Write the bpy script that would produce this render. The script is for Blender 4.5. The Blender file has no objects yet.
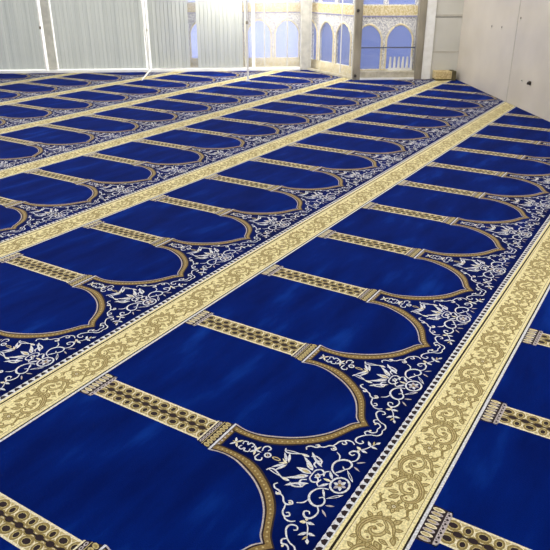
import bpy, bmesh, math, random
from mathutils import Vector, Matrix
from mathutils.geometry import delaunay_2d_cdt

random.seed(7)
C = bpy.context.scene.collection
PI = math.pi
D2R = math.radians

# ------------------------------------------------------------------ materials
def srgb(r, g, b):
    f = lambda c: (c/255/12.92 if c/255 <= 0.04045 else ((c/255+0.055)/1.055)**2.4)
    return (f(r), f(g), f(b), 1)

def nodes(name):
    m = bpy.data.materials.new(name); m.use_nodes = True
    nt = m.node_tree
    return m, nt, nt.nodes, nt.links, nt.nodes['Principled BSDF']

def noise_mat(name, c1, c2, scale=30, rough=0.8, bump=0.0, stretch=(1, 1, 1), sheen=0.0, spec=0.3, detail=3, lo=.35, hi=.65):
    m, nt, N, L, P = nodes(name)
    geo = N.new('ShaderNodeNewGeometry')
    mp = N.new('ShaderNodeMapping'); mp.inputs['Scale'].default_value = stretch
    L.new(geo.outputs['Position'], mp.inputs['Vector'])
    nz = N.new('ShaderNodeTexNoise'); nz.inputs['Scale'].default_value = scale; nz.inputs['Detail'].default_value = detail
    L.new(mp.outputs['Vector'], nz.inputs['Vector'])
    rp = N.new('ShaderNodeValToRGB')
    rp.color_ramp.elements[0].color = c1; rp.color_ramp.elements[1].color = c2
    rp.color_ramp.elements[0].position = lo; rp.color_ramp.elements[1].position = hi
    L.new(nz.outputs['Fac'], rp.inputs['Fac'])
    L.new(rp.outputs['Color'], P.inputs['Base Color'])
    P.inputs['Roughness'].default_value = rough
    P.inputs['Specular IOR Level'].default_value = spec
    if sheen:
        P.inputs['Sheen Weight'].default_value = sheen
        P.inputs['Sheen Roughness'].default_value = 0.4
    if bump:
        b = N.new('ShaderNodeBump'); b.inputs['Strength'].default_value = bump; b.inputs['Distance'].default_value = 0.002
        n2 = N.new('ShaderNodeTexNoise'); n2.inputs['Scale'].default_value = 350; n2.inputs['Detail'].default_value = 1
        L.new(geo.outputs['Position'], n2.inputs['Vector'])
        L.new(n2.outputs['Fac'], b.inputs['Height']); L.new(b.outputs['Normal'], P.inputs['Normal'])
    return m

def pile_blue(name, c1, c2, c3):
    """dense blue wool pile: brushed nap streaks, their sheen painted in as lighter blue"""
    m, nt, N, L, P = nodes(name)
    geo = N.new('ShaderNodeNewGeometry')
    mp = N.new('ShaderNodeMapping'); mp.inputs['Scale'].default_value = (1.3, 4.5, 1); mp.inputs['Rotation'].default_value = (0, 0, D2R(28))
    L.new(geo.outputs['Position'], mp.inputs['Vector'])
    nz = N.new('ShaderNodeTexNoise'); nz.inputs['Scale'].default_value = 1.7; nz.inputs['Detail'].default_value = 4; nz.inputs['Roughness'].default_value = .5
    L.new(mp.outputs['Vector'], nz.inputs['Vector'])
    rp = N.new('ShaderNodeValToRGB')
    e = rp.color_ramp.elements
    e[0].color = c1; e[0].position = .36
    e[1].color = c3; e[1].position = .80  # lightest stop carries the painted sheen of the brushed nap
    k = e.new(.57); k.color = c2
    L.new(nz.outputs['Fac'], rp.inputs['Fac'])
    n2 = N.new('ShaderNodeTexNoise'); n2.inputs['Scale'].default_value = 260; n2.inputs['Detail'].default_value = 1
    L.new(geo.outputs['Position'], n2.inputs['Vector'])
    mx = N.new('ShaderNodeMix'); mx.data_type = 'RGBA'; mx.blend_type = 'MULTIPLY'; mx.inputs[0].default_value = .30
    L.new(rp.outputs['Color'], mx.inputs[6]); L.new(n2.outputs['Color'], mx.inputs[7])
    L.new(mx.outputs[2], P.inputs['Base Color'])
    P.inputs['Roughness'].default_value = .95; P.inputs['Specular IOR Level'].default_value = .03
    P.inputs['Sheen Weight'].default_value = .06; P.inputs['Sheen Roughness'].default_value = .35
    P.inputs['Sheen Tint'].default_value = srgb(150, 160, 220)
    b = N.new('ShaderNodeBump'); b.inputs['Strength'].default_value = .35; b.inputs['Distance'].default_value = .003
    L.new(n2.outputs['Fac'], b.inputs['Height']); L.new(b.outputs['Normal'], P.inputs['Normal'])
    return m

def yarn(name, rgb, var=.12, sheen=.1):
    a = srgb(*[max(0, c*(1-var)) for c in rgb]); b = srgb(*[min(255, c*(1+var*.6)) for c in rgb])
    return noise_mat(name, a, b, scale=160, rough=.95, bump=.3, sheen=sheen, spec=.1, detail=1)

M = {}
M['field']  = pile_blue('royal_blue_pile', srgb(0, 20, 88), srgb(0, 28, 106), srgb(10, 54, 142))
M['navy']   = pile_blue('navy_pile', srgb(0, 12, 66), srgb(0, 18, 82), srgb(8, 34, 108))
M['white']  = yarn('white_yarn', (204, 204, 206))
M['cream']  = yarn('cream_yarn', (218, 208, 176))
M['gold']   = yarn('pale_gold_yarn', (220, 207, 154))
M['bronze'] = yarn('bronze_yarn', (130, 107, 64))
M['olive']  = yarn('olive_gold_yarn', (136, 119, 72))
M['tan']    = yarn('tan_gold_yarn', (180, 164, 114))
M['brown']  = yarn('dark_brown_yarn', (44, 34, 36))
M['lilac']  = yarn('greyish_yarn', (172, 162, 160))
M['black']  = yarn('black_brown_yarn', (34, 27, 22))
CM = ['field', 'navy', 'white', 'cream', 'gold', 'bronze', 'olive', 'tan', 'brown', 'lilac', 'black']
CI = {k: i for i, k in enumerate(CM)}

M['floor'] = noise_mat('screed_floor', srgb(26, 30, 62), srgb(34, 38, 74), 8, .9)
M['ceiling'] = noise_mat('ceiling_paint', srgb(225, 222, 215), srgb(232, 230, 224), 5, .9)
M['white_metal'] = noise_mat('white_painted_metal', srgb(232, 230, 224), srgb(242, 241, 237), 12, .4)
M['grey_metal'] = noise_mat('grey_painted_metal', srgb(186, 184, 174), srgb(204, 201, 190), 12, .45)
M['taupe'] = noise_mat('weathered_taupe_metal', srgb(128, 121, 106), srgb(164, 156, 138), 9, .5, stretch=(1, 1, .25))
M['sill'] = noise_mat('stone_sill', srgb(178, 170, 148), srgb(204, 196, 174), 14, .6)
M['dark'] = noise_mat('dark_metal', srgb(48, 44, 42), srgb(66, 62, 58), 30, .5)
M['rail'] = noise_mat('slate_rail', srgb(78, 84, 108), srgb(92, 98, 120), 30, .5)
M['wood'] = noise_mat('pale_wood', srgb(176, 152, 104), srgb(214, 196, 150), 10, .6, stretch=(.6, 6, 6))
M['wood_dark'] = noise_mat('dark_wood', srgb(78, 72, 48), srgb(100, 90, 62), 10, .7)
M['stone'] = noise_mat('cream_arcade_stone', srgb(236, 220, 172), srgb(248, 238, 204), 20, .85)
M['lace'] = noise_mat('carved_arcade_stone', srgb(176, 176, 186), srgb(248, 246, 240), 60, .85, detail=2, lo=.42, hi=.56)
M['lavender'] = noise_mat('lavender_line', srgb(150, 150, 190), srgb(165, 165, 200), 20, .8)
M['frieze'] = noise_mat('ochre_frieze', srgb(214, 192, 130), srgb(244, 230, 188), 45, .85, lo=.4, hi=.6)
M['ground'] = noise_mat('bright_paving', srgb(210, 206, 196), srgb(225, 221, 212), 3, .9)

def wall_mat(name, c1, c2, rough, coat):
    m, nt, N, L, P = nodes(name)
    geo = N.new('ShaderNodeNewGeometry')
    nz = N.new('ShaderNodeTexNoise'); nz.inputs['Scale'].default_value = 1.6; nz.inputs['Detail'].default_value = 5
    L.new(geo.outputs['Position'], nz.inputs['Vector'])
    rp = N.new('ShaderNodeValToRGB')
    rp.color_ramp.elements[0].color = c1; rp.color_ramp.elements[1].color = c2
    rp.color_ramp.elements[0].position = .3; rp.color_ramp.elements[1].position = .7
    L.new(nz.outputs['Fac'], rp.inputs['Fac']); L.new(rp.outputs['Color'], P.inputs['Base Color'])
    P.inputs['Roughness'].default_value = rough
    P.inputs['Coat Weight'].default_value = coat; P.inputs['Coat Roughness'].default_value = .12
    return m
M['wall'] = wall_mat('white_wall_panel', srgb(194, 185, 172), srgb(212, 203, 189), .35, .25)
M['wall_back'] = wall_mat('white_cladding', srgb(196, 194, 184), srgb(212, 209, 198), .4, .2)
M['seam'] = noise_mat('panel_seam', srgb(176, 170, 157), srgb(192, 185, 171), 20, .6)
M['seam_dark'] = noise_mat('dark_panel_seam', srgb(104, 100, 88), srgb(124, 118, 104), 20, .6)

def blind_mat():
    m, nt, N, L, P = nodes('vertical_blind_fabric')
    geo = N.new('ShaderNodeNewGeometry')
    mp = N.new('ShaderNodeMapping'); mp.inputs['Rotation'].default_value = (0, 0, D2R(-35.5)); mp.inputs['Scale'].default_value = (0, 7, .12)
    L.new(geo.outputs['Position'], mp.inputs['Vector'])
    nz = N.new('ShaderNodeTexNoise'); nz.inputs['Scale'].default_value = 3; nz.inputs['Detail'].default_value = 3
    L.new(mp.outputs['Vector'], nz.inputs['Vector'])
    rp = N.new('ShaderNodeValToRGB')
    rp.color_ramp.elements[0].color = srgb(176, 180, 176); rp.color_ramp.elements[1].color = srgb(196, 199, 193)
    rp.color_ramp.elements[0].position = .3; rp.color_ramp.elements[1].position = .7
    L.new(nz.outputs['Fac'], rp.inputs['Fac']); L.new(rp.outputs['Color'], P.inputs['Base Color'])
    P.inputs['Roughness'].default_value = .8
    tr = N.new('ShaderNodeBsdfTranslucent'); L.new(rp.outputs['Color'], tr.inputs['Color'])
    mx = N.new('ShaderNodeMixShader'); mx.inputs[0].default_value = .25
    L.new(P.outputs[0], mx.inputs[1]); L.new(tr.outputs[0], mx.inputs[2])
    L.new(mx.outputs[0], N['Material Output'].inputs['Surface'])
    return m
M['blind'] = blind_mat()

def glass_mat(name, haze, tint=(1, 1, 1, 1)):
    m, nt, N, L, P = nodes(name)
    tp = N.new('ShaderNodeBsdfTransparent'); tp.inputs['Color'].default_value = tint
    gl = N.new('ShaderNodeBsdfGlossy'); gl.inputs['Roughness'].default_value = .03
    mx = N.new('ShaderNodeMixShader')
    mx.inputs[0].default_value = .04; L.new(tp.outputs[0], mx.inputs[1]); L.new(gl.outputs[0], mx.inputs[2])
    # white translucent share mixed in as a veil for overexposed daylight
    df = N.new('ShaderNodeBsdfTranslucent'); df.inputs['Color'].default_value = (.95, .95, .95, 1)
    m2 = N.new('ShaderNodeMixShader'); m2.inputs[0].default_value = haze
    L.new(mx.outputs[0], m2.inputs[1]); L.new(df.outputs[0], m2.inputs[2])
    L.new(m2.outputs[0], N['Material Output'].inputs['Surface'])
    P.inputs['Roughness'].default_value = .1
    nt.nodes.remove(P)
    return m
M['glass'] = glass_mat('clear_glass', .03)
M['haze_glass'] = glass_mat('veiled_bright_glass', .20)
M['leaf_glass'] = glass_mat('veiled_leaf_glass', .05)

def blue_pane(name, c):
    m, nt, N, L, P = nodes(name)
    geo = N.new('ShaderNodeNewGeometry')
    nz = N.new('ShaderNodeTexNoise'); nz.inputs['Scale'].default_value = 2.5
    L.new(geo.outputs['Position'], nz.inputs['Vector'])
    mxc = N.new('ShaderNodeMix'); mxc.data_type = 'RGBA'
    mxc.inputs[6].default_value = c; mxc.inputs[7].default_value = tuple(min(1, x*1.18) for x in c[:3])+(1,)
    L.new(nz.outputs['Fac'], mxc.inputs[0])
    L.new(mxc.outputs[2], P.inputs['Base Color']); P.inputs['Roughness'].default_value = .6
    tr = N.new('ShaderNodeBsdfTranslucent'); L.new(mxc.outputs[2], tr.inputs['Color'])
    mx = N.new('ShaderNodeMixShader'); mx.inputs[0].default_value = .6
    L.new(P.outputs[0], mx.inputs[1]); L.new(tr.outputs[0], mx.inputs[2])
    L.new(mx.outputs[0], N['Material Output'].inputs['Surface'])
    return m
M['blue_light'] = blue_pane('pale_blue_pane', srgb(172, 184, 236))
M['blue_mid'] = blue_pane('slate_blue_pane', srgb(116, 131, 186))
M['blue_dusk'] = blue_pane('dusky_blue_pane', srgb(122, 136, 186))

# ------------------------------------------------------------------ helpers
def link(name, me, mats, parent=None):
    for m in mats: me.materials.append(m)
    o = bpy.data.objects.new(name, me); C.objects.link(o)
    if parent: o.parent = parent
    return o

def from_bm(name, bm, mat, parent=None, smooth=False):
    bmesh.ops.recalc_face_normals(bm, faces=bm.faces)
    me = bpy.data.meshes.new(name); bm.to_mesh(me); bm.free()
    if smooth:
        for p in me.polygons: p.use_smooth = True
    return link(name, me, mat if isinstance(mat, list) else [mat], parent)

def tag(o, label, cat, group=None):
    o['label'] = label; o['category'] = cat
    if group: o['group'] = group
    return o

def empty(name, loc=(0, 0, 0)):
    o = bpy.data.objects.new(name, None); C.objects.link(o); o.location = loc
    o.empty_display_size = .1
    return o

# room axes: dd runs into the room towards the glazing, ll runs along it to the left
RA = D2R(35.5)
E1 = Vector((math.cos(RA), math.sin(RA), 0)); E2 = Vector((-math.sin(RA), math.cos(RA), 0))
def R(d, l, z=0): return E1*d + E2*l + Vector((0, 0, z))

def add_hex(bm, pts8):
    v = [bm.verts.new(p) for p in pts8]
    for f in ((0, 1, 2, 3), (4, 7, 6, 5), (0, 4, 5, 1), (1, 5, 6, 2), (2, 6, 7, 3), (3, 7, 4, 0)):
        bm.faces.new([v[i] for i in f])

def room_box(d0, d1, l0, l1, z0, z1, bev=0.0):
    bm = bmesh.new()
    add_hex(bm, [R(d0, l0, z0), R(d1, l0, z0), R(d1, l1, z0), R(d0, l1, z0), R(d0, l0, z1), R(d1, l0, z1), R(d1, l1, z1), R(d0, l1, z1)])
    if bev:
        bmesh.ops.bevel(bm, geom=bm.edges[:], offset=bev, segments=2, affect='EDGES', profile=.7)
    return bm

def seg_box(a, b, off0, off1, z0, z1, bev=0):
    """box along the plan segment a->b (d,l pairs), thickness from off0 to off1 away from the room"""
    A = R(*a); B = R(*b); t = (B-A).normalized(); n = Vector((t.y, -t.x, 0))
    if n.dot(E1) < 0: n = -n
    bm = bmesh.new()
    p = [A+n*off0, B+n*off0, B+n*off1, A+n*off1]
    add_hex(bm, [q+Vector((0, 0, z0)) for q in p]+[q+Vector((0, 0, z1)) for q in p])
    if bev: bmesh.ops.bevel(bm, geom=bm.edges[:], offset=bev, segments=2, affect='EDGES', profile=.7)
    return bm

def tube_bm(pts, r, seg=12, caps=True):
    bm = bmesh.new(); rings = []
    pts = [Vector(p) for p in pts]
    rr = r if isinstance(r, (list, tuple)) else [r]*len(pts)
    for i, p in enumerate(pts):
        t = (pts[min(i+1, len(pts)-1)]-pts[max(i-1, 0)]).normalized()
        a = t.orthogonal().normalized() if abs(t.z) < .9 else Vector((1, 0, 0)).cross(t).normalized()
        b = t.cross(a)
        rings.append([bm.verts.new(p+(a*math.cos(2*PI*k/seg)+b*math.sin(2*PI*k/seg))*rr[i]) for k in range(seg)])
    for i in range(len(rings)-1):
        for k in range(seg):
            bm.faces.new((rings[i][k], rings[i][(k+1) % seg], rings[i+1][(k+1) % seg], rings[i+1][k]))
    if caps: bm.faces.new(rings[0][::-1]); bm.faces.new(rings[-1])
    return bm

def struct(o): o['kind'] = 'structure'; return o

# ------------------------------------------------------------------ camera
S = 0.6/0.7028
yaw, pitch, roll, foc = .5578, .4330, -.0022, 647.23
CAMP = Vector((-1.5826*S, -1.92*S, 1.6*S))
F = Vector((math.cos(yaw)*math.cos(pitch), math.sin(yaw)*math.cos(pitch), -math.sin(pitch)))
Rt = Vector((math.sin(yaw), -math.cos(yaw), 0)); Up = Rt.cross(F)
Rr = Rt*math.cos(roll)+Up*math.sin(roll); Ur = Up*math.cos(roll)-Rt*math.sin(roll)
cd = bpy.data.cameras.new('camera'); cam = bpy.data.objects.new('camera', cd); C.objects.link(cam)
cam.matrix_world = Matrix(((Rr.x, Ur.x, -F.x, CAMP.x), (Rr.y, Ur.y, -F.y, CAMP.y), (Rr.z, Ur.z, -F.z, CAMP.z), (0, 0, 0, 1)))
cd.sensor_width = 36; cd.lens = 36*foc/550; cd.clip_start = .05
bpy.context.scene.camera = cam

# ------------------------------------------------------------------ carpet pattern (one repeat, in metres)
P = .6          # one prayer place along the runner
W = 1.281       # width of a runner
VB = 1.1015     # where the gold border band begins

def catmull(pts, n=6):
    pts = [Vector((p[0], p[1])) for p in pts]
    q = [pts[0]*2-pts[1]]+pts+[pts[-1]*2-pts[-2]]
    out = []
    for i in range(1, len(q)-2):
        a, b, c, d = q[i-1], q[i], q[i+1], q[i+2]
        for k in range(n):
            t = k/n
            out.append(.5*((2*b)+(c-a)*t+(2*a-5*b+4*c-d)*t*t+(3*b-a-3*c+d)*t**3))
    out.append(pts[-1]); return out

def ribbon(pts, w0, w1=None, w2=None, n=5, smooth=True):
    """tapered stroke outline; w0 start, w1 middle, w2 end half-widths"""
    c = catmull(pts, n) if smooth and len(pts) > 2 else [Vector((p[0], p[1])) for p in pts]
    if w1 is None: w1 = w0
    if w2 is None: w2 = w0
    Lf, Rg = [], []
    for i, p in enumerate(c):
        t = (c[min(i+1, len(c)-1)]-c[max(i-1, 0)])
        t = t.normalized() if t.length > 1e-9 else Vector((1, 0))
        nrm = Vector((-t.y, t.x)); s = i/max(1, len(c)-1)
        w = (w0+(w1-w0)*s*2) if s < .5 else (w1+(w2-w1)*(s-.5)*2)
        Lf.append(p+nrm*w); Rg.append(p-nrm*w)
    return Lf+Rg[::-1]

def disc(cx, cy, rx, ry=None, n=8, rot=0):
    ry = rx if ry is None else ry
    return [Vector((cx+rx*math.cos(2*PI*k/n)*math.cos(rot)-ry*math.sin(2*PI*k/n)*math.sin(rot), cy+rx*math.cos(2*PI*k/n)*math.sin(rot)+ry*math.sin(2*PI*k/n)*math.cos(rot))) for k in range(n)]

def leaf(a, b, w):
    """pointed leaf from a to b with half width w"""
    a = Vector(a); b = Vector(b); t = (b-a); n = Vector((-t.y, t.x)).normalized()
    return [a, a+t*.2+n*w*.7, a+t*.45+n*w, a+t*.75+n*w*.6, b, a+t*.75-n*w*.6, a+t*.45-n*w, a+t*.2-n*w*.7]

def rect(x0, y0, x1, y1): return [Vector((x0, y0)), Vector((x1, y0)), Vector((x1, y1)), Vector((x0, y1))]
def mirror(poly): return [Vector((-p.x, p.y)) for p in poly]

def solve(layers):
    """layers: list of (polygon, material key); returns verts, [(face, key)], topmost layer wins"""
    vs, fs = [], []
    for poly, _ in layers:
        if sum(a[0]*b[1]-b[0]*a[1] for a, b in zip(poly, list(poly[1:])+[poly[0]])) < 0: poly = list(poly)[::-1]
        k = len(vs); vs += [Vector((p[0], p[1])) for p in poly]; fs.append(list(range(k, k+len(poly))))
    ov, oe, of, _, _, org = delaunay_2d_cdt(vs, [], fs, 0, 1e-6, True)
    out = []
    for f, o in zip(of, org):
        if not o: continue
        out.append((list(f), layers[max(o)][1]))
    return [(v.x, v.y) for v in ov], out

# --- arch curves: x is the distance from the column axis, half a niche is .3 wide
inner = catmull([(.0765, .597), (.070, .625), (.068, .655), (.073, .690), (.086, .727), (.108, .775), (.131, .811), (.160, .845), (.200, .879), (.245, .904), (.280, .920), (.300, .938)], 4)
outer = catmull([(.0385, .605), (.037, .640), (.0385, .690), (.046, .742), (.064, .785), (.085, .817), (.110, .850), (.140, .882), (.180, .911), (.227, .932), (.268, .952), (.300, .981)], 4)
def curve_t(t):
    return [a*(1-t)+b*t for a, b in zip(inner, outer)]

col_outline = [(.073, 0), (.072, .020), (.070, .040), (.066, .044), (.066, .056), (.055, .060), (.053, .065), (.053, .528), (.058, .533), (.066, .545), (.070, .566), (.072, .585), (.0765, .592), (.0765, .597)]

def niche_poly(t):
    left = [Vector(p) for p in col_outline]+curve_t(t)
    right = [Vector((P-p.x, p.y)) for p in left[::-1]]
    # drop the doubled apex point
    poly = left+right[1:]
    res = []
    for p in poly:
        if not res or (p-res[-1]).length > 1e-5: res.append(p)
    return res

nl = [(niche_poly(1), 'brown'), (niche_poly(.84), 'bronze'), (niche_poly(.30), 'brown'), (niche_poly(.14), 'lilac'), (niche_poly(0), 'field')]
cm = curve_t(.57)
# bead dots along the bronze band
acc = 0; nxt = .012
for i in range(len(cm)-1):
    seg = (cm[i+1]-cm[i]).length
    while acc+seg >= nxt:
        p = cm[i].lerp(cm[i+1], (nxt-acc)/seg)
        for q in (p, Vector((P-p.x, p.y))):
            nl.append((disc(q.x, q.y, .0036, n=5), 'tan'))
        nxt += .0165
    acc += seg
NICHE = solve(nl)

# --- spandrels, columns, teeth: one repeat centred on a column
gl = [(rect(-P/2, 0, P/2, VB), 'navy')]
full = niche_poly(1)
gl.append(([p for p in full if p.x <= P/2+1e-6]+[Vector((P/2, 0))], 'DROP'))
gl.append(([Vector((p.x-P, p.y)) for p in full if p.x >= P/2-1e-6]+[Vector((-P/2, 0))], 'DROP'))

def add(poly, key, mir=False):
    gl.append((poly, key))
    if mir: gl.append((mirror(poly), key))

# lattice shaft
add(rect(-.053, .058, .053, .535), 'cream')
add(rect(-.046, .058, .046, .535), 'tan')
pv = .0415
k = 0; v = .072
while v < .53:
    big = k % 2 == 0
    for sx in (-1, 1):
        add(disc(sx*.0265, v, .0225, .0255 if big else .018, 10), 'cream')
        add(disc(sx*.0265, v, .0205, .0225 if big else .015, 10), 'olive')
        add(disc(sx*.0265, v, .0130, .0160 if big else .0100, 8), 'tan')
        add(disc(sx*.0265, v, .0105, .0135 if big else .0080, 8), 'brown')
    k += 1; v += pv
k = 0; v = .072+pv/2
while v < .525:
    add(disc(0, v, .0150, .0185, 10), 'olive')
    add(disc(0, v, .0105, .0145, 8), 'brown')
    k += 1; v += pv
for kk in range(12):
    v = .072+kk*pv
    if v < .53: add(rect(-.0028, v-.010, .0028, v+.010), 'brown')

# base: fluted tier and crossed tier
add([Vector((x, y)) for x, y in [(-.073, 0), (.073, 0), (.070, .040), (-.070, .040)]], 'brown')
for i in range(8):
    x = -.0595+i*.017
    add(disc(x, .021, .0076, .018, 10), 'cream' if i % 2 else 'lilac')
    add(disc(x, .019, .0042, .013, 8), 'tan')
add(rect(-.070, .040, .070, .0445), 'brown')
add(rect(-.066, .0445, .066, .060), 'lilac')
for i in range(7):
    x = -.054+i*.018
    add(disc(x, .0523, .0055, .0045, 4), 'brown')
    add(disc(x+.009, .0485, .003, .0025, 4), 'brown')
add(disc(.068, .052, .004, .008, 6), 'white', True)
# capital
add([Vector((x, y)) for x, y in [(-.058, .533), (.058, .533), (.072, .588), (-.072, .588)]], 'brown')
add([Vector((x, y)) for x, y in [(-.057, .531), (.057, .531), (.060, .537), (-.060, .537)]], 'cream')
for i in range(7):
    x = -.051+i*.017
    add(disc(x, .5465, .0085, .0062, 7), 'lilac'); add(disc(x, .5465, .004, .003, 5), 'brown')
add([Vector((x, y)) for x, y in [(-.064, .5545), (.064, .5545), (.065, .5575), (-.065, .5575)]], 'tan')
for i in range(8):
    x = -.0595+i*.017
    add(disc(x, .573, .0082, .0125, 8, .35), 'tan'); add(disc(x, .574, .0040, .0075, 6, .35), 'olive')
add(rect(-.0765, .5895, .0765, .597), 'white')
add([Vector((x, y)) for x, y in [(-.064, .599), (.064, .599), (.040, .611), (-.040, .611)]], 'bronze')
for i in range(5): add(disc(-.036+i*.018, .604, .0045, .0035, 6), 'lilac')
add([Vector((x, y)) for x, y in [(-.0385, .611), (.0385, .611), (.0375, .616), (-.0375, .616)]], 'brown')

# vine ornament of the spandrel (traced on one side and mirrored)
w = .0034
def st(pts, key='white', w0=.0022, w1=w, w2=.0022, mir=True): add(ribbon(pts, w0*.9, w1*.84, w2*.8), key, mir)
def lf(a, b, wd, key='white', mir=True, heart=None):
    add(leaf(a, b, wd), key, mir)
    if heart: add(leaf(Vector(a).lerp(Vector(b), .2), Vector(a).lerp(Vector(b), .8), wd*.5), heart, mir)
# axis of the spandrel from the capital up
lf((0, .648), (.020, .634), .004); lf((0, .648), (.020, .664), .004, 'cream'); lf((0, .655), (0, .632), .003, 'tan', False)
st([(.003, .672), (.016, .668), (.020, .680), (.010, .687), (.021, .692), (.018, .706), (.004, .704)])
lf((0, .722), (.018, .710), .0045); lf((0, .722), (.024, .730), .004, 'cream'); lf((0, .716), (0, .745), .0035, 'white', False)
st([(.008, .742), (.026, .738), (.036, .748), (.030, .762), (.018, .758)])
add(disc(0, .768, .0125, .0125, 10), 'white'); add(disc(0, .768, .0070, .0070, 8), 'navy'); add(disc(0, .768, .0030, .0030, 6), 'tan')
add(disc(0, .800, .0075, .0160, 8), 'tan'); add(disc(0, .800, .0038, .0110, 8), 'navy')
st([(.058, .800), (.046, .806), (.044, .820), (.052, .838), (.061, .855)])
lf((.006, .834), (.040, .806), .0050); lf((-.002, .840), (.012, .815), .004, 'cream'); lf((.004, .842), (.046, .822), .0050)
st([(.051, .805), (.057, .828), (.059, .854)], w0=.0015, w1=.0024, w2=.0015)
lf((.062, .884), (.061, .852), .0062, heart='cream'); lf((.013, .922), (.042, .884), .0090, heart='tan'); lf((.022, .918), (.056, .866), .0060)
lf((0, .926), (0, .872), .0110, 'white', False); lf((0, .920), (0, .888), .0055, 'tan', False)
st([(.046, .931), (.066, .924), (.075, .900), (.066, .888)]); lf((.060, .905), (.086, .880), .0050)
lf((.041, .939), (.070, .890), .0055); st([(.030, .925), (.040, .912), (.058, .915), (.064, .930)])
st([(0, .928), (.020, .930), (.030, .944), (.020, .957), (.008, .950), (.010, .940)])
st([(.008, .962), (.026, .958), (.036, .966)], w1=.003)
add(disc(0, .946, .0075, .0095, 8), 'white', False); add(disc(0, .946, .004, .005, 6), 'bronze', False)
# chain of small curls along the arch
st([(.087, .859), (.098, .853), (.109, .862), (.112, .878), (.121, .888), (.128, .880), (.120, .873)])
st([(.121, .888), (.128, .902), (.142, .912), (.147, .926), (.137, .938), (.128, .930), (.134, .922)])
st([(.147, .922), (.160, .926), (.176, .930), (.188, .942), (.180, .954), (.171, .947), (.176, .940)])
st([(.186, .940), (.196, .950), (.197, .966), (.188, .978)], w1=.0030)
add(disc(.123, .882, .0045, n=6), 'cream', True); add(disc(.137, .930, .0045, n=6), 'cream', True)
st([(.262, 1.004), (.252, .990), (.238, .978), (.222, .970), (.206, .974), (.202, .990), (.212, .998), (.219, .990)])
st([(.252, .990), (.262, .980), (.274, .986), (.272, 1.000), (.284, 1.012), (.300, 1.008)])
st([(.262, 1.004), (.268, 1.022), (.284, 1.030), (.3, 1.026)], w1=.003)
add(disc(.280, .992, .0042, n=6), 'cream', True)
# small sprig
st([(.174, 1.004), (.190, 1.018), (.206, 1.026), (.230, 1.038)], w0=.0016, w1=.0024, w2=.0012)
lf((.176, 1.006), (.184, .988), .0060, 'cream'); lf((.176, 1.006), (.172, 1.030), .0055); lf((.172, 1.004), (.160, .999), .0045, 'cream')
lf((.206, 1.026), (.228, 1.008), .0052); lf((.208, 1.026), (.206, 1.050), .0050); lf((.226, 1.036), (.242, 1.046), .0050); lf((.216, 1.032), (.236, 1.026), .0035, 'tan')
# large C scrolls and their curls
st([(.032, 1.000), (.038, .982), (.050, .969), (.072, .962), (.092, .967), (.107, .983), (.109, 1.001), (.096, 1.013), (.080, 1.012), (.069, 1.002), (.077, .992)], w0=.0022, w1=.0046, w2=.0022)
st([(.109, 1.004), (.122, 1.014), (.137, 1.016), (.155, 1.010), (.162, .998), (.156, .986), (.143, .982), (.138, .993), (.146, .999)], w0=.002, w1=.0042, w2=.002)
st([(.127, .946), (.116, .962), (.098, .969)], w0=.0015, w1=.003, w2=.002)
lf((.094, 1.021), (.083, 1.046), .0034, 'lilac'); lf((.112, 1.020), (.131, 1.044), .0034, 'lilac')
# flower head
add(disc(0, 1.020, .036, .031, 16), 'white'); add(disc(0, 1.020, .0295, .0245, 14), 'navy')
for kk in range(6):
    a = PI/6+kk*PI/3
    gl.append((leaf((.004*math.cos(a), 1.020+.004*math.sin(a)), (.025*math.cos(a), 1.020+.021*math.sin(a)), .0058), 'lilac' if kk % 2 else 'white'))
add(disc(0, 1.020, .0065, n=8), 'bronze', False)
lf((.030, 1.048), (.070, 1.010), .0048, heart='navy'); lf((.038, .984), (.070, 1.006), .0036); lf((.010, .990), (.040, .966), .0050); lf((0, .992), (0, .964), .0050, 'cream', False)
# saw-tooth edging and white rail
add(rect(-P/2, 1.0705, P/2, 1.0880), 'brown')
for i in range(20):
    x = -P/2+.015+i*.03
    add([Vector((x-.0150, 1.0690)), Vector((x, 1.0672)), Vector((x+.0150, 1.0690)), Vector((x+.0060, 1.0760)), Vector((x+.0035, 1.0880)), Vector((x-.0035, 1.0880)), Vector((x-.0060, 1.0760))], 'white')
add(rect(-P/2, 1.0870, P/2, 1.0915), 'white')
add(rect(-P/2, 1.0915, P/2, VB), 'gold')
GROUND = solve(gl)
GROUND = (GROUND[0], [f for f in GROUND[1] if f[1] != 'DROP'])

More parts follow.
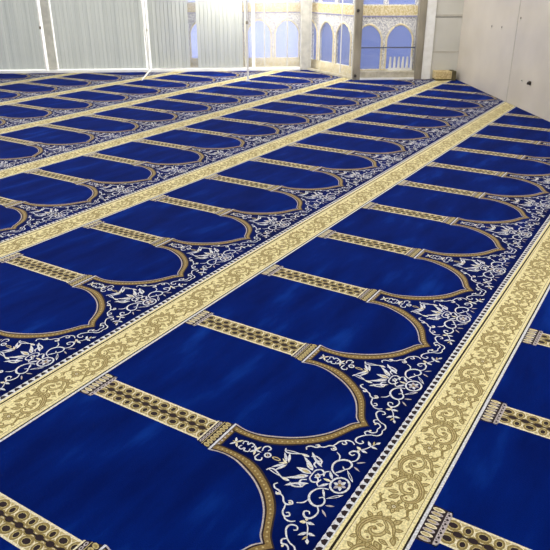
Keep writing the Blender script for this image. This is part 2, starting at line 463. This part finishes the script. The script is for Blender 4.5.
# --- gold border band: acanthus scroll, repeat .6
bl = [(rect(0, VB, P, W), 'gold')]
def badd(poly, key): bl.append((poly, key))
badd(rect(0, VB, P, VB+.0075), 'black')
badd(rect(0, VB+.0135, P, VB+.0155), 'olive'); badd(rect(0, VB+.0165, P, VB+.0190), 'cream')
badd(rect(0, W-.0285, P, W-.0265), 'olive'); badd(rect(0, W-.0255, P, W-.0235), 'cream')
badd(rect(0, W-.0155, P, W-.0095), 'black'); badd(rect(0, W-.0095, P, W), 'white')
VM = (VB+W)/2-.003
def unit(x0, flip, kind):
    fy = -1 if flip else 1
    T = lambda p: (x0+p[0], VM+(p[1]-1.1885)*fy)
    lim = lambda p: Vector((p[0], min(max(p[1], VB+.021), W-.031)))
    def bst(pts, w0, w1, w2, key): badd([lim(q) for q in ribbon([T(p) for p in pts], w0, w1, w2, n=4)], key)
    def blf(a, b, wd, fill=True):
        a = Vector(a); b = Vector(b)
        badd([lim(q) for q in leaf(T(a), T(b), wd)], 'olive')
        if fill:
            badd([lim(q) for q in leaf(T(a.lerp(b, .12)), T(a.lerp(b, .80)), wd*.52)], 'tan')
            badd([lim(q) for q in leaf(T(a.lerp(b, .30)), T(a.lerp(b, .62)), wd*.16)], 'olive')
    if kind == 0:
        main = [(-.052, 1.140), (-.034, 1.150), (-.014, 1.158), (.004, 1.176), (.004, 1.202), (-.012, 1.222), (-.040, 1.238), (-.070, 1.238), (-.090, 1.224), (-.094, 1.204), (-.082, 1.192), (-.070, 1.200)]
        for a, b, wd in [((-.004, 1.168), (.024, 1.146), .0105), ((-.022, 1.154), (-.010, 1.130), .0085), ((-.044, 1.150), (-.074, 1.134), .0100), ((-.040, 1.150), (-.048, 1.128), .0060),
                         ((.002, 1.188), (.026, 1.180), .0080), ((.000, 1.210), (.028, 1.212), .0095), ((-.012, 1.222), (.010, 1.246), .0090), ((-.036, 1.238), (-.022, 1.252), .0075),
                         ((-.060, 1.238), (-.052, 1.252), .0070), ((-.086, 1.232), (-.104, 1.250), .0085), ((-.094, 1.214), (-.120, 1.222), .0085), ((-.092, 1.198), (-.118, 1.194), .0075),
                         ((-.080, 1.186), (-.106, 1.158), .0110), ((-.070, 1.180), (-.078, 1.146), .0085)]:
            blf(a, b, wd)
        bst(main, .0035, .0100, .0030, 'olive'); bst(main[1:-1], .0012, .0052, .0012, 'tan'); bst(main[2:-2], .0006, .0016, .0006, 'bronze')
        cur = [(.000, 1.194), (-.018, 1.176), (-.042, 1.174), (-.060, 1.186), (-.062, 1.204), (-.048, 1.214), (-.036, 1.204), (-.044, 1.196)]
        bst(cur, .0040, .0074, .0026, 'olive'); bst(cur[:-1], .0012, .0034, .0010, 'tan')
        blf((-.030, 1.175), (-.040, 1.156), .0070); blf((-.058, 1.212), (-.070, 1.222), .0055); blf((-.020, 1.184), (-.026, 1.206), .0070); blf((-.030, 1.222), (-.012, 1.204), .0055)
        for cx, cy in ((-.044, 1.203), (-.080, 1.206)): badd(disc(*T((cx, cy)), .0042, n=6), 'bronze')
        bst([(.014, 1.160), (.020, 1.170), (.014, 1.178)], .001, .0022, .001, 'olive'); bst([(.016, 1.228), (.026, 1.230), (.028, 1.240)], .001, .0022, .001, 'olive')
    else:
        for kk in range(7):
            a = kk*2*PI/7+.3; r = .030 if kk % 2 else .024
            blf((.005*math.cos(a), 1.1885+.005*math.sin(a)), (r*math.cos(a), 1.1885+r*math.sin(a)), .0088)
        badd(disc(*T((0, 1.1885)), .0085, n=8), 'olive'); badd(disc(*T((0, 1.1885)), .0055, n=8), 'cream'); badd(disc(*T((0, 1.1885)), .0028, n=6), 'bronze')
        for q in (-1, 1):
            bst([(-.034, 1.1885+q*.034), (-.016, 1.1885+q*.046), (.004, 1.1885+q*.040), (.020, 1.1885+q*.050), (.034, 1.1885+q*.044)], .002, .0048, .002, 'olive')
            blf((-.016, 1.1885+q*.045), (-.030, 1.1885+q*.056), .0065); blf((.006, 1.1885+q*.041), (.016, 1.1885+q*.026), .0060); blf((.020, 1.1885+q*.050), (.034, 1.1885+q*.056), .0050)
unit(.135, False, 0); unit(.245, True, 0); unit(.305, False, 1); unit(.435, False, 0); unit(.545, True, 0); unit(0, False, 1); unit(P, False, 1)
def trim(poly):
    # cut a stroke at the ends of the repeat
    for ax, sg in ((0.0, 1), (P, -1)):
        out = []
        for a, b in zip(poly, poly[1:]+poly[:1]):
            ia, ib = sg*(a[0]-ax) >= -1e-9, sg*(b[0]-ax) >= -1e-9
            if ia: out.append(Vector((a[0], a[1])))
            if ia != ib:
                t = (ax-a[0])/(b[0]-a[0]); out.append(Vector((ax, a[1]+(b[1]-a[1])*t)))
        poly = out
        if len(poly) < 3: return None
    return poly
bl = [(q, key) for q, key in ((trim(list(poly)), key) for poly, key in bl) if q]
BAND = solve(bl)

def clean(tile):
    """merge the outline keys into (verts, faces, material indices)"""
    return tile[0], [f for f, k in tile[1]], [CI[k] for f, k in tile[1]]
NICHE, GROUND, BAND = clean(NICHE), clean(GROUND), clean(BAND)

# ------------------------------------------------------------------ room plan and clipping
LW_D, RB_D, RW_L = 8.75, 7.53, -3.786
JOG_A, JOG_B = (7.55, -2.29), (8.71, -1.72)     # the slanted glazed leaf
def inside(x, y, m=0.0):
    p = Vector((x, y, 0)); d = p.dot(E1); l = p.dot(E2)
    if l < RW_L+m or d > LW_D-m: return False
    if l < JOG_A[1]: return d < RB_D-m
    s = (JOG_B[0]-JOG_A[0])*(l-JOG_A[1])-(JOG_B[1]-JOG_A[1])*(d-JOG_A[0])
    return s > m*1.4
GAP = .012
def cut(bm, co, no):
    bmesh.ops.bisect_plane(bm, geom=bm.verts[:]+bm.edges[:]+bm.faces[:], dist=1e-6, plane_co=co, plane_no=no, clear_outer=True)

def clip_bm(bm):
    """returns a bmesh clipped to the room plan (bm is consumed)"""
    cut(bm, R(0, RW_L+GAP), -E2); cut(bm, R(LW_D-GAP, 0), E1)
    a = bm.copy(); b = bm.copy(); bm.free()
    cut(a, R(0, JOG_A[1]), E2); cut(a, R(RB_D-GAP, 0), E1)
    cut(b, R(0, JOG_A[1]), -E2)
    A = R(*JOG_A); B = R(*JOG_B); t = (B-A).normalized(); n = Vector((t.y, -t.x, 0))
    cut(b, A-n*GAP, n)
    me = bpy.data.meshes.new('tmp'); b.to_mesh(me); a.from_mesh(me); b.free(); bpy.data.meshes.remove(me)
    bmesh.ops.remove_doubles(a, verts=a.verts[:], dist=1e-5)
    return a

def raw_mesh(name, V, Fc, MI):
    me = bpy.data.meshes.new(name); me.from_pydata(V, [], Fc); me.polygons.foreach_set('material_index', MI); me.update()
    return me

def clipped_mesh(name, V, Fc, MI):
    bm = bmesh.new(); me = raw_mesh(name, V, Fc, MI); bm.from_mesh(me); bpy.data.meshes.remove(me)
    bm = clip_bm(bm)
    if not bm.faces: bm.free(); return None
    me = bpy.data.meshes.new(name); bm.to_mesh(me); bm.free(); return me

CMATS = [M[k] for k in CM]
def y_of(v, j): return -(j*W+v)
niche_shared = raw_mesh('prayer_niche', [(x, -y, 0) for x, y in NICHE[0]], [f[::-1] for f in NICHE[1]], NICHE[2])
for m in CMATS: niche_shared.materials.append(m)

def tile_status(x0, x1, y0, y1):
    """1 wholly in the room, 0 partly, -1 outside"""
    t = [inside(x0+(x1-x0)*i/6, y0+(y1-y0)*k/8, GAP) for i in range(7) for k in range(9)]
    return 1 if all(t) else (0 if any(t) else -1)

def runner(j, k0, k1, label):
    """one prayer carpet runner: repeats k0..k1, columns at k*P"""
    V, Fc, MI = [], [], []; need = False
    for k in range(k0, k1+1):
        s = tile_status(k*P-P/2, k*P+P/2, y_of(VB, j), y_of(0, j))
        if s < 0: continue
        need |= s == 0
        o = len(V); V += [(k*P+x, y_of(y, j), 0) for x, y in GROUND[0]]
        Fc += [[i+o for i in f[::-1]] for f in GROUND[1]]; MI += GROUND[2]
    me = clipped_mesh('carpet_runner', V, Fc, MI)
    root = link('carpet_runner', me, CMATS)
    tag(root, label, 'carpet', 'blue and gold prayer carpet runners laid side by side')
    V, Fc, MI = [], [], []
    for k in range(k0, k1+1):
        x0 = k*P-P/2
        if tile_status(x0, x0+P, y_of(W, j), y_of(VB, j)) < 0: continue
        o = len(V); V += [(x0+x, y_of(y, j), 0) for x, y in BAND[0]]
        Fc += [[i+o for i in f[::-1]] for f in BAND[1]]; MI += BAND[2]
    if V:
        me = clipped_mesh('border_band', V, Fc, MI)
        if me:
            b = link('border_band', me, CMATS, root); b['label'] = 'pale gold border with leafy scrolls'
    for k in range(k0, k1):
        s = tile_status(k*P, k*P+P, y_of(VB, j), y_of(0, j))
        if s < 0: continue
        if s == 1:
            n = bpy.data.objects.new('prayer_niche', niche_shared); C.objects.link(n)
            n.location = (k*P, y_of(0, j), 0); n.parent = root
        else:
            me = clipped_mesh('prayer_niche', [(k*P+x, y_of(y, j), 0) for x, y in NICHE[0]], [f[::-1] for f in NICHE[1]], NICHE[2])
            if me is None: continue
            n = link('prayer_niche', me, CMATS, root)
        n['label'] = 'plain royal blue prayer place framed by a bronze pointed arch'
    return root

ROWS = {
    1: (-3, 9, 'blue prayer carpet runner in the lower right corner, nearest the viewer'),
    0: (-3, 14, 'blue prayer carpet runner, the second one counted from the lower right corner'),
    -1: (-2, 17, 'blue prayer carpet runner, the third one counted from the lower right corner'),
    -2: (-1, 19, 'blue prayer carpet runner, the fourth one counted from the lower right corner'),
    -3: (1, 19, 'blue prayer carpet runner, fifth from the lower right, ending under the slanted glass leaf'),
    -4: (3, 19, 'blue prayer carpet runner, third counted from the top left of the floor'),
    -5: (4, 18, 'blue prayer carpet runner, second counted from the top left of the floor'),
    -6: (5, 16, 'blue prayer carpet runner in the top left corner of the floor, under the leftmost blind'),
}
for j, (k0, k1, lab) in ROWS.items(): runner(j, k0, k1, lab)

# ------------------------------------------------------------------ room shell
bm = room_box(-4.5, 9.2, RW_L-.15, 6.0, -.2, -.004)
struct(from_bm('floor', bm, M['floor']))
bm = bmesh.new(); pl = [R(d, l) for d, l in ((-4.5, RW_L-.15), (RB_D+.05, RW_L-.15), (RB_D+.05, JOG_A[1]), (LW_D+.05, JOG_B[1]), (LW_D+.05, 6.0), (-4.5, 6.0))]
low = [bm.verts.new(p+Vector((0, 0, 2.7))) for p in pl]; top = [bm.verts.new(p+Vector((0, 0, 2.85))) for p in pl]
bm.faces.new(low); bm.faces.new(top[::-1])
for i in range(6): bm.faces.new((low[i], low[(i+1) % 6], top[(i+1) % 6], top[i]))
struct(from_bm('ceiling', bm, M['ceiling']))
struct(from_bm('wall_right', room_box(-4.5, 7.70, RW_L-.15, RW_L, -.004, 2.7), M['wall']))
# vertical joints of the wall panels, just proud of the face
for dj in (5.62, 3.2, .8):
    struct(from_bm('trim_1', room_box(dj-.006, dj+.006, RW_L, RW_L+.003, 0, 2.7), M['seam']))
wb = struct(from_bm('wall_back', room_box(RB_D, RB_D+.15, RW_L, -3.40, -.004, 2.7), M['wall_back']))
for z, mt, h in ((.373, 'seam', .006), (.838, 'seam_dark', .005), (.862, 'seam', .006), (1.32, 'seam', .006), (1.80, 'seam', .006)):
    struct(from_bm('trim_2', room_box(RB_D-.004, RB_D, RW_L, -3.40, z-h, z+h), M[mt]))
# bright white jamb between the window and the cladding
struct(from_bm('trim_3', room_box(RB_D-.02, RB_D+.12, -3.40, -3.265, 0, 2.7, .006), M['white_metal']))

# ------------------------------------------------------------------ right-hand window
W2 = struct(empty('window_2', R(RB_D, -2.8)))
def part(name, bm, mat, parent):
    o = from_bm(name, bm, mat); mw = parent.matrix_basis.copy()
    o.parent = parent; o.matrix_parent_inverse = mw.inverted(); return o
part('frame_post', room_box(RB_D-.03, RB_D+.07, -2.37, -2.265, 0, 2.7, .006), M['taupe'], W2)
part('frame_post', room_box(RB_D-.03, RB_D+.07, -3.265, -3.16, 0, 2.7, .006), M['taupe'], W2)
part('sill', room_box(RB_D-.02, RB_D+.10, -3.16, -2.37, .028, .115, .006), M['sill'], W2)
part('track', room_box(RB_D-.035, RB_D+.06, -3.16, -2.37, 0, .028, .003), M['white_metal'], W2)
part('cross_rail', room_box(RB_D+.03, RB_D+.05, -3.16, -2.37, .425, .441), M['rail'], W2)
part('head', room_box(RB_D-.02, RB_D+.07, -3.16, -2.37, 2.55, 2.7, .005), M['taupe'], W2)
part('pane', room_box(RB_D+.012, RB_D+.018, -3.16, -2.37, .115, 2.55), M['glass'], W2)
for z in (.93, .06):
    part('lock_knob', tube_bm([R(RB_D-.03, -2.30, z), R(RB_D-.062, -2.30, z)], [.022, .016], 12), M['dark'], W2)

# ------------------------------------------------------------------ slanted glazed leaf
D1 = struct(empty('door_1', R(8.13, -2.0)))
def jog(t0, t1, o0, o1, z0, z1, bev=0):
    a = Vector(JOG_A); b = Vector(JOG_B)
    return seg_box(tuple(a.lerp(b, t0)), tuple(a.lerp(b, t1)), o0, o1, z0, z1, bev)
part('pane', jog(.02, .98, .0, .006, .03, 2.55), M['leaf_glass'], D1)
part('bottom_rail', jog(.0, 1, -.008, .03, 0, .03, .003), M['sill'], D1)
part('pull_cord', jog(.245, .255, -.022, -.012, .06, 2.55), M['white_metal'], D1)
part('top_rail', jog(.0, 1, -.01, .04, 2.55, 2.7, .003), M['grey_metal'], D1)
part('stile', jog(.955, 1.0, -.015, .03, .03, 2.55, .003), M['grey_metal'], D1)
part('stile', jog(.0, .035, -.015, .03, .03, 2.55, .003), M['grey_metal'], D1)

# ------------------------------------------------------------------ long glazing on the left
W1 = struct(empty('window_1', R(LW_D, 1.5)))
part('bottom_rail', room_box(LW_D-.15, LW_D+.05, -1.62, 5.6, 0, .036, .004), M['white_metal'], W1)
part('head', room_box(LW_D-.05, LW_D+.05, -1.62, 5.6, 2.55, 2.7, .004), M['white_metal'], W1)
part('corner_post', room_box(LW_D-.10, LW_D+.08, -1.79, -1.63, 0, 2.7, .008), M['grey_metal'], W1)
for l0, l1, mt in ((-.91, -.86, 'white_metal'), (-.80, -.745, 'grey_metal'), (.70, .73, 'white_metal'), (2.205, 2.33, 'grey_metal'), (3.85, 3.95, 'grey_metal')):
    part('mullion', room_box(LW_D-.02, LW_D+.04, l0, l1, .04, 2.55, .004), M[mt], W1)
for l in (-1.06, -1.42):
    part('glazing_bar', room_box(LW_D-.01, LW_D+.010, l-.010, l+.010, .04, 2.55, .002), M['grey_metal'], W1)
for l0, l1, g in ((-1.63, -.91, 'haze_glass'), (-.86, -.80, 'haze_glass'), (-.745, .70, 'haze_glass'), (.73, 2.205, 'haze_glass'), (2.33, 3.85, 'haze_glass'), (3.95, 5.6, 'haze_glass')):
    part('pane', room_box(LW_D+.012, LW_D+.018, l0, l1, .04, 2.55), M[g], W1)

# ------------------------------------------------------------------ vertical blinds
def blind(l0, l1, label, dd=LW_D-.09):
    root = empty('vertical_blind', R(dd, (l0+l1)/2))
    tag(root, label, 'blind', 'closed grey vertical blinds along the long glazing')
    def p(name, bm, mat):
        o = from_bm(name, bm, mat); o.parent = root; o.matrix_parent_inverse = root.matrix_basis.inverted(); return o
    n = max(2, round((l1-l0)/.060)); bm = bmesh.new(); prev = None
    for i in range(n+1):
        l = l0+(l1-l0)*i/n
        for off, dl in ((-.002, -.004), (.003, .004)):
            if (i == 0 and off < 0) or (i == n and off > 0): continue
            t = bm.verts.new(R(dd+off, l+dl, 2.56)); b = bm.verts.new(R(dd+off*1.2, l+dl, .050))
            if prev: bm.faces.new((prev[0], t, b, prev[1]))
            prev = (t, b)
    p('slat_curtain', bm, M['blind'])
    p('head_rail', room_box(dd-.025, dd+.025, l0, l1, 2.56, 2.61, .004), M['white_metal'])
    return root
blind(2.36, 3.95, 'pale grey closed vertical blind at the far left, left of the two bright slits')
blind(.80, 2.16, 'wide grey closed vertical blind between the two bright slits and the twin white pole')
blind(.115, .715, 'grey closed vertical blind between the twin white pole and the pale blue slit')
blind(-.72, -.005, 'grey closed vertical blind right of the pale blue slit, beside the tall white pole')

# ------------------------------------------------------------------ arcade screens outside the glass
def arcade(a, b, n, blue, label, x_off, zb, off=.16, lower='stone', fill_power=30):
    """arched screen along plan segment a->b; n arches of .45, first centred x_off from a"""
    A = R(*a); B = R(*b); Lg = (B-A).length; t = (B-A)/Lg; nn = Vector((t.y, -t.x, 0))
    if nn.dot(E1) < 0: nn = -nn
    A = A+nn*off; root = empty('arcade_screen', (A+B+nn*off)/2); tag(root, label, 'screen', 'arched arcade screens outside the glass')
    Q = lambda x, z, o=0: A+t*x+nn*o+Vector((0, 0, z))
    def put(name, bm, mat):
        o = from_bm(name, bm, mat); o.parent = root; o.matrix_parent_inverse = root.matrix_basis.inverted(); return o
    sp = Lg/n if x_off is None else .45
    centres = [(sp/2 if x_off is None else x_off)+i*sp for i in range(n)]
    hw = sp*.425
    def arch_pts(c, z0, zt):
        zs = zt-hw*1.05; pts = [(c-hw, z0), (c-hw, zs)]
        for i in range(1, 7):
            q = i/7*PI/2; pts.append((c-hw*math.cos(q)*(1-.04*i), zs+(zt-zs)*math.sin(q)**.95))
        pts.append((c, zt))
        return pts+[(2*c-x, z) for x, z in pts[-2::-1]]
    def sheet(name, z0, z1, tiers, mat, o=0.0, th=.04):
        layers = [(rect(0, z0, Lg, z1), 'keep')]
        for za, zt in tiers:
            for c in centres:
                if c+hw < 0.0 or c-hw > Lg: continue
                layers.append(([Vector((min(max(x, .002), Lg-.002), z)) for x, z in arch_pts(c, za, zt)], 'DROP'))
        V2, F2 = solve(layers); F2 = [f for f, k in F2 if k != 'DROP']
        bm = bmesh.new(); vs = [bm.verts.new(Q(x, z, o)) for x, z in V2]
        for f in F2:
            try: bm.faces.new([vs[i] for i in f])
            except ValueError: pass
        bmesh.ops.delete(bm, geom=[v for v in bm.verts if not v.link_faces], context='VERTS')
        bmesh.ops.recalc_face_normals(bm, faces=bm.faces)
        r = bmesh.ops.extrude_face_region(bm, geom=bm.faces[:])
        bmesh.ops.translate(bm, verts=[g for g in r['geom'] if isinstance(g, bmesh.types.BMVert)], vec=nn*th)
        return put(name, bm, mat)
    def slab(name, z0, z1, mat, o0, o1, bev=.004):
        bm = bmesh.new(); p = [Q(0, 0, o0), Q(Lg, 0, o0), Q(Lg, 0, o1), Q(0, 0, o1)]
        add_hex(bm, [q+Vector((0, 0, z0)) for q in p]+[q+Vector((0, 0, z1)) for q in p])
        if bev: bmesh.ops.bevel(bm, geom=bm.edges[:], offset=bev, segments=1, affect='EDGES')
        return put(name, bm, mat)
    slab('lower_wall', -.004, zb, M[lower], -.005, .05)
    sheet('arch_panel', zb, .835, [(zb+.001, .735)], M['lace'])
    slab('string_course', .835, .850, M['lavender'], -.012, .05, .002)
    slab('frieze', .850, .985, M['frieze'], -.004, .05)
    sheet('arch_panel', .985, 2.6, [(1.0, 1.58), (1.72, 2.40)], M['lace'])
    for c in centres:
        x0 = max(c-hw-.01, .0); x1 = min(c+hw+.01, Lg)
        if x1-x0 < .03: continue
        # cream archivolt moulding around the lower arch
        ring = [p for p in arch_pts(c, zb, .735) if 0 < p[0] < Lg]
        if len(ring) > 3:
            tb = tube_bm([Q(x, z, -.004) for x, z in ring], .015, 6); put('archivolt', tb, M['stone'])
        for za, zt in ((zb, .745), (.99, 1.59), (1.71, 2.41)):
            bm = bmesh.new()
            bm.faces.new([bm.verts.new(Q(x, z, .045)) for x, z in ((x0, za), (x1, za), (x1, zt), (x0, zt))])
            put('blue_pane', bm, M[blue])
    # unseen fill strip added in the gap to brighten the screen
    lm = bpy.data.lights.new('screen_fill', 'AREA'); lm.shape = 'RECTANGLE'; lm.size = Lg*.95; lm.size_y = .05; lm.energy = fill_power*Lg; lm.color = (1, .96, .88)
    lo = bpy.data.objects.new('screen_fill', lm); C.objects.link(lo); lo.location = Q(Lg/2, 1.9, -.085)
    lo.rotation_euler = (nn*.35+Vector((0, 0, -1))).to_track_quat('-Z', 'X').to_euler()
    return root
arcade((LW_D, -1.80), (LW_D, .65), 5, 'blue_light', 'bright arched screen with pale blue panes behind the long glazing', .37, .165, fill_power=42)
arcade((7.722, -2.221), (8.785, -1.699), 3, 'blue_dusk', 'slanted arched screen with narrow dusky blue arches behind the glass leaf', .305, .145, .13, fill_power=20)
arcade((RB_D, -2.345), (RB_D, -3.40), 3, 'blue_mid', 'arched screen with slate blue panes behind the framed right window', .16, .125, .16, fill_power=13)

# white balustrade behind the right window arch
BL = empty('balustrade', R(RB_D+.108, -2.99)); tag(BL, 'low white balustrade behind the right window, in its right arch', 'railing')
def bp(name, bm, mat):
    o = from_bm(name, bm, mat); o.parent = BL; o.matrix_parent_inverse = BL.matrix_basis.inverted(); return o
bp('base', room_box(RB_D+.085, RB_D+.13, -3.15, -2.80, -.004, .145, .003), M['white_metal'])
for i in range(6):
    l = -2.83-i*.062
    bp('baluster', tube_bm([R(RB_D+.108, l, .145), R(RB_D+.108, l, .20), R(RB_D+.108, l, .30)], [.022, .020, .013], 8), M['white_metal'])

# ------------------------------------------------------------------ white poles in front of the blinds
def pole(base, top_off, label, rad, foot=None, twin=False, joint=.80):
    root = empty('white_pole', base); tag(root, label, 'pole')
    def p(name, bm, mat, sm=True):
        o = from_bm(name, bm, mat, smooth=False); o.parent = root; o.matrix_parent_inverse = root.matrix_basis.inverted(); return o
    b = Vector(base)
    p('shaft', tube_bm([b, b+Vector((0, 0, 1.2)), b+Vector(top_off)+Vector((0, 0, 2.55))], [rad, rad, rad], 14), M['white_metal'])
    if twin:
        q = b+E2*.05
        p('shaft', tube_bm([b+E2*.012+Vector((0, 0, .02)), q+Vector((0, 0, 1.0)), q+Vector((0, 0, 2.55))], [rad*.8]*3, 14), M['white_metal'])
    if joint:
        p('joint', tube_bm([b+Vector((0, 0, joint-.02)), b+Vector((0, 0, joint+.02))], rad*1.35, 14), M['taupe' if not twin else 'grey_metal'])
    if foot:
        f = Vector(foot); p('foot', tube_bm([b+Vector((0, 0, .03)), b.lerp(f, .3)+Vector((0, 0, .022)), f+Vector((0, 0, .014))], [rad*1.1, rad, rad*.7], 10), M['white_metal'])
    else:
        p('foot', tube_bm([b+Vector((0, 0, .0)), b+Vector((0, 0, .012)), b+Vector((0, 0, .03))], [rad*1.7, rad*1.5, rad], 14), M['white_metal'])
    return root
pole((6.571, 3.752, 0), (0, 0, 0), 'tall slim white pole with a dark joint, standing alone on the carpet', .014, joint=.78)
pole(tuple(R(8.60, .745)), (0, 0, 0), 'twin white pole with a slanted foot lying on the carpet', .013, foot=(5.785, 5.055, 0), twin=True, joint=.62)
pole(tuple(R(8.62, 2.345)), (0, 0, 0), 'slim white pole beside the leftmost blind, left of the bright slits', .012, joint=.66)

# ------------------------------------------------------------------ timber block in the corner
TB = empty('timber_block', R(7.43, -3.60)); tag(TB, 'pale timber block with a dark end, on the floor where the white walls meet', 'block')
def tp(name, bm, mat):
    o = from_bm(name, bm, mat); o.parent = TB; o.matrix_parent_inverse = TB.matrix_basis.inverted(); return o
tp('body', room_box(7.34, 7.515, -3.665, -3.43, .022, .125, .010), M['wood'])
tp('base_strip', room_box(7.345, 7.515, -3.66, -3.435, .001, .022, .003), M['wood_dark'])
tp('end_cap', room_box(7.335, 7.515, -3.725, -3.667, .001, .13, .008), M['wood_dark'])

# ------------------------------------------------------------------ small fittings on the right wall
WH = empty('wall_bracket', R(5.06, RW_L, .297)); tag(WH, 'small dark broken bracket sticking out of the white wall', 'bracket')
def wp(root, name, bm, mat):
    o = from_bm(name, bm, mat); o.parent = root; o.matrix_parent_inverse = root.matrix_basis.inverted(); return o
wp(WH, 'plate', room_box(5.03, 5.09, RW_L, RW_L+.006, .275, .317, .002), M['dark'])
wp(WH, 'stub', tube_bm([R(5.06, RW_L+.004, .300), R(5.045, RW_L+.028, .300), R(5.02, RW_L+.045, .294)], [.014, .013, .009], 10), M['dark'])
PP = empty('wall_plug', R(5.26, RW_L, .297)); tag(PP, 'tiny grey plug in the white wall just left of the dark bracket', 'plug')
wp(PP, 'rim', tube_bm([R(5.26, RW_L, .295), R(5.26, RW_L+.006, .295)], [.016, .014], 10), M['grey_metal'])
wp(PP, 'screw', tube_bm([R(5.26, RW_L+.005, .295), R(5.26, RW_L+.012, .295)], [.007, .005], 8), M['dark'])
for d, z, lab in ((6.38, .793, 'left one of a pair of tiny grey screws high on the white wall'), (6.056, .803, 'right one of a pair of tiny grey screws high on the white wall'), (5.546, .932, 'single tiny grey screw at the panel joint of the white wall')):
    s = empty('wall_screw', R(d, RW_L, z)); tag(s, lab, 'screw', 'tiny screws in the white wall')
    wp(s, 'head', tube_bm([R(d, RW_L, z), R(d, RW_L+.004, z), R(d, RW_L+.006, z)], [.011, .010, .006], 10), M['seam_dark'])
    wp(s, 'collar', tube_bm([R(d, RW_L, z-.018), R(d, RW_L+.003, z-.018)], [.009, .008], 8), M['seam'])

# ------------------------------------------------------------------ outside ground and light
bm = room_box(9.2, 30, -20, 20, -.2, -.01); struct(from_bm('ground', bm, M['ground']))

w_ = bpy.data.worlds.new('sky'); bpy.context.scene.world = w_; w_.use_nodes = True
bg = w_.node_tree.nodes['Background']; bg.inputs[0].default_value = (.93, .96, 1, 1); bg.inputs[1].default_value = 1.6

def area(name, loc, size, power, rot=(0, 0, 0), col=(1, .98, .95)):
    a = bpy.data.lights.new(name, 'AREA'); a.shape = 'RECTANGLE'; a.size, a.size_y = size; a.energy = power; a.color = col
    o = bpy.data.objects.new(name, a); C.objects.link(o); o.location = loc; o.rotation_euler = rot; return o
for d in (0.0, 3.2, 6.4):
    for l in (-2.0, 1.6):
        area('ceiling_fill', R(d, l, 2.66), (1.8, 1.8), 46, (0, 0, RA))  # added area fills, out of view, for soft even room light
sun = bpy.data.lights.new('sun', 'SUN'); sun.energy = 2.5; sun.angle = D2R(1.5); sun.color = (1, .95, .86)
so = bpy.data.objects.new('sun', sun); C.objects.link(so)
so.rotation_euler = (-E1*.55+Vector((0, 0, -1))+E2*-.12).to_track_quat('-Z', 'Y').to_euler()

sc = bpy.context.scene
sc.view_settings.view_transform = 'Standard'; sc.view_settings.look = 'None'
sc.view_settings.exposure = 0.0
sc.cycles.max_bounces = 8; sc.cycles.transparent_max_bounces = 12
sc.cycles.use_denoising = True
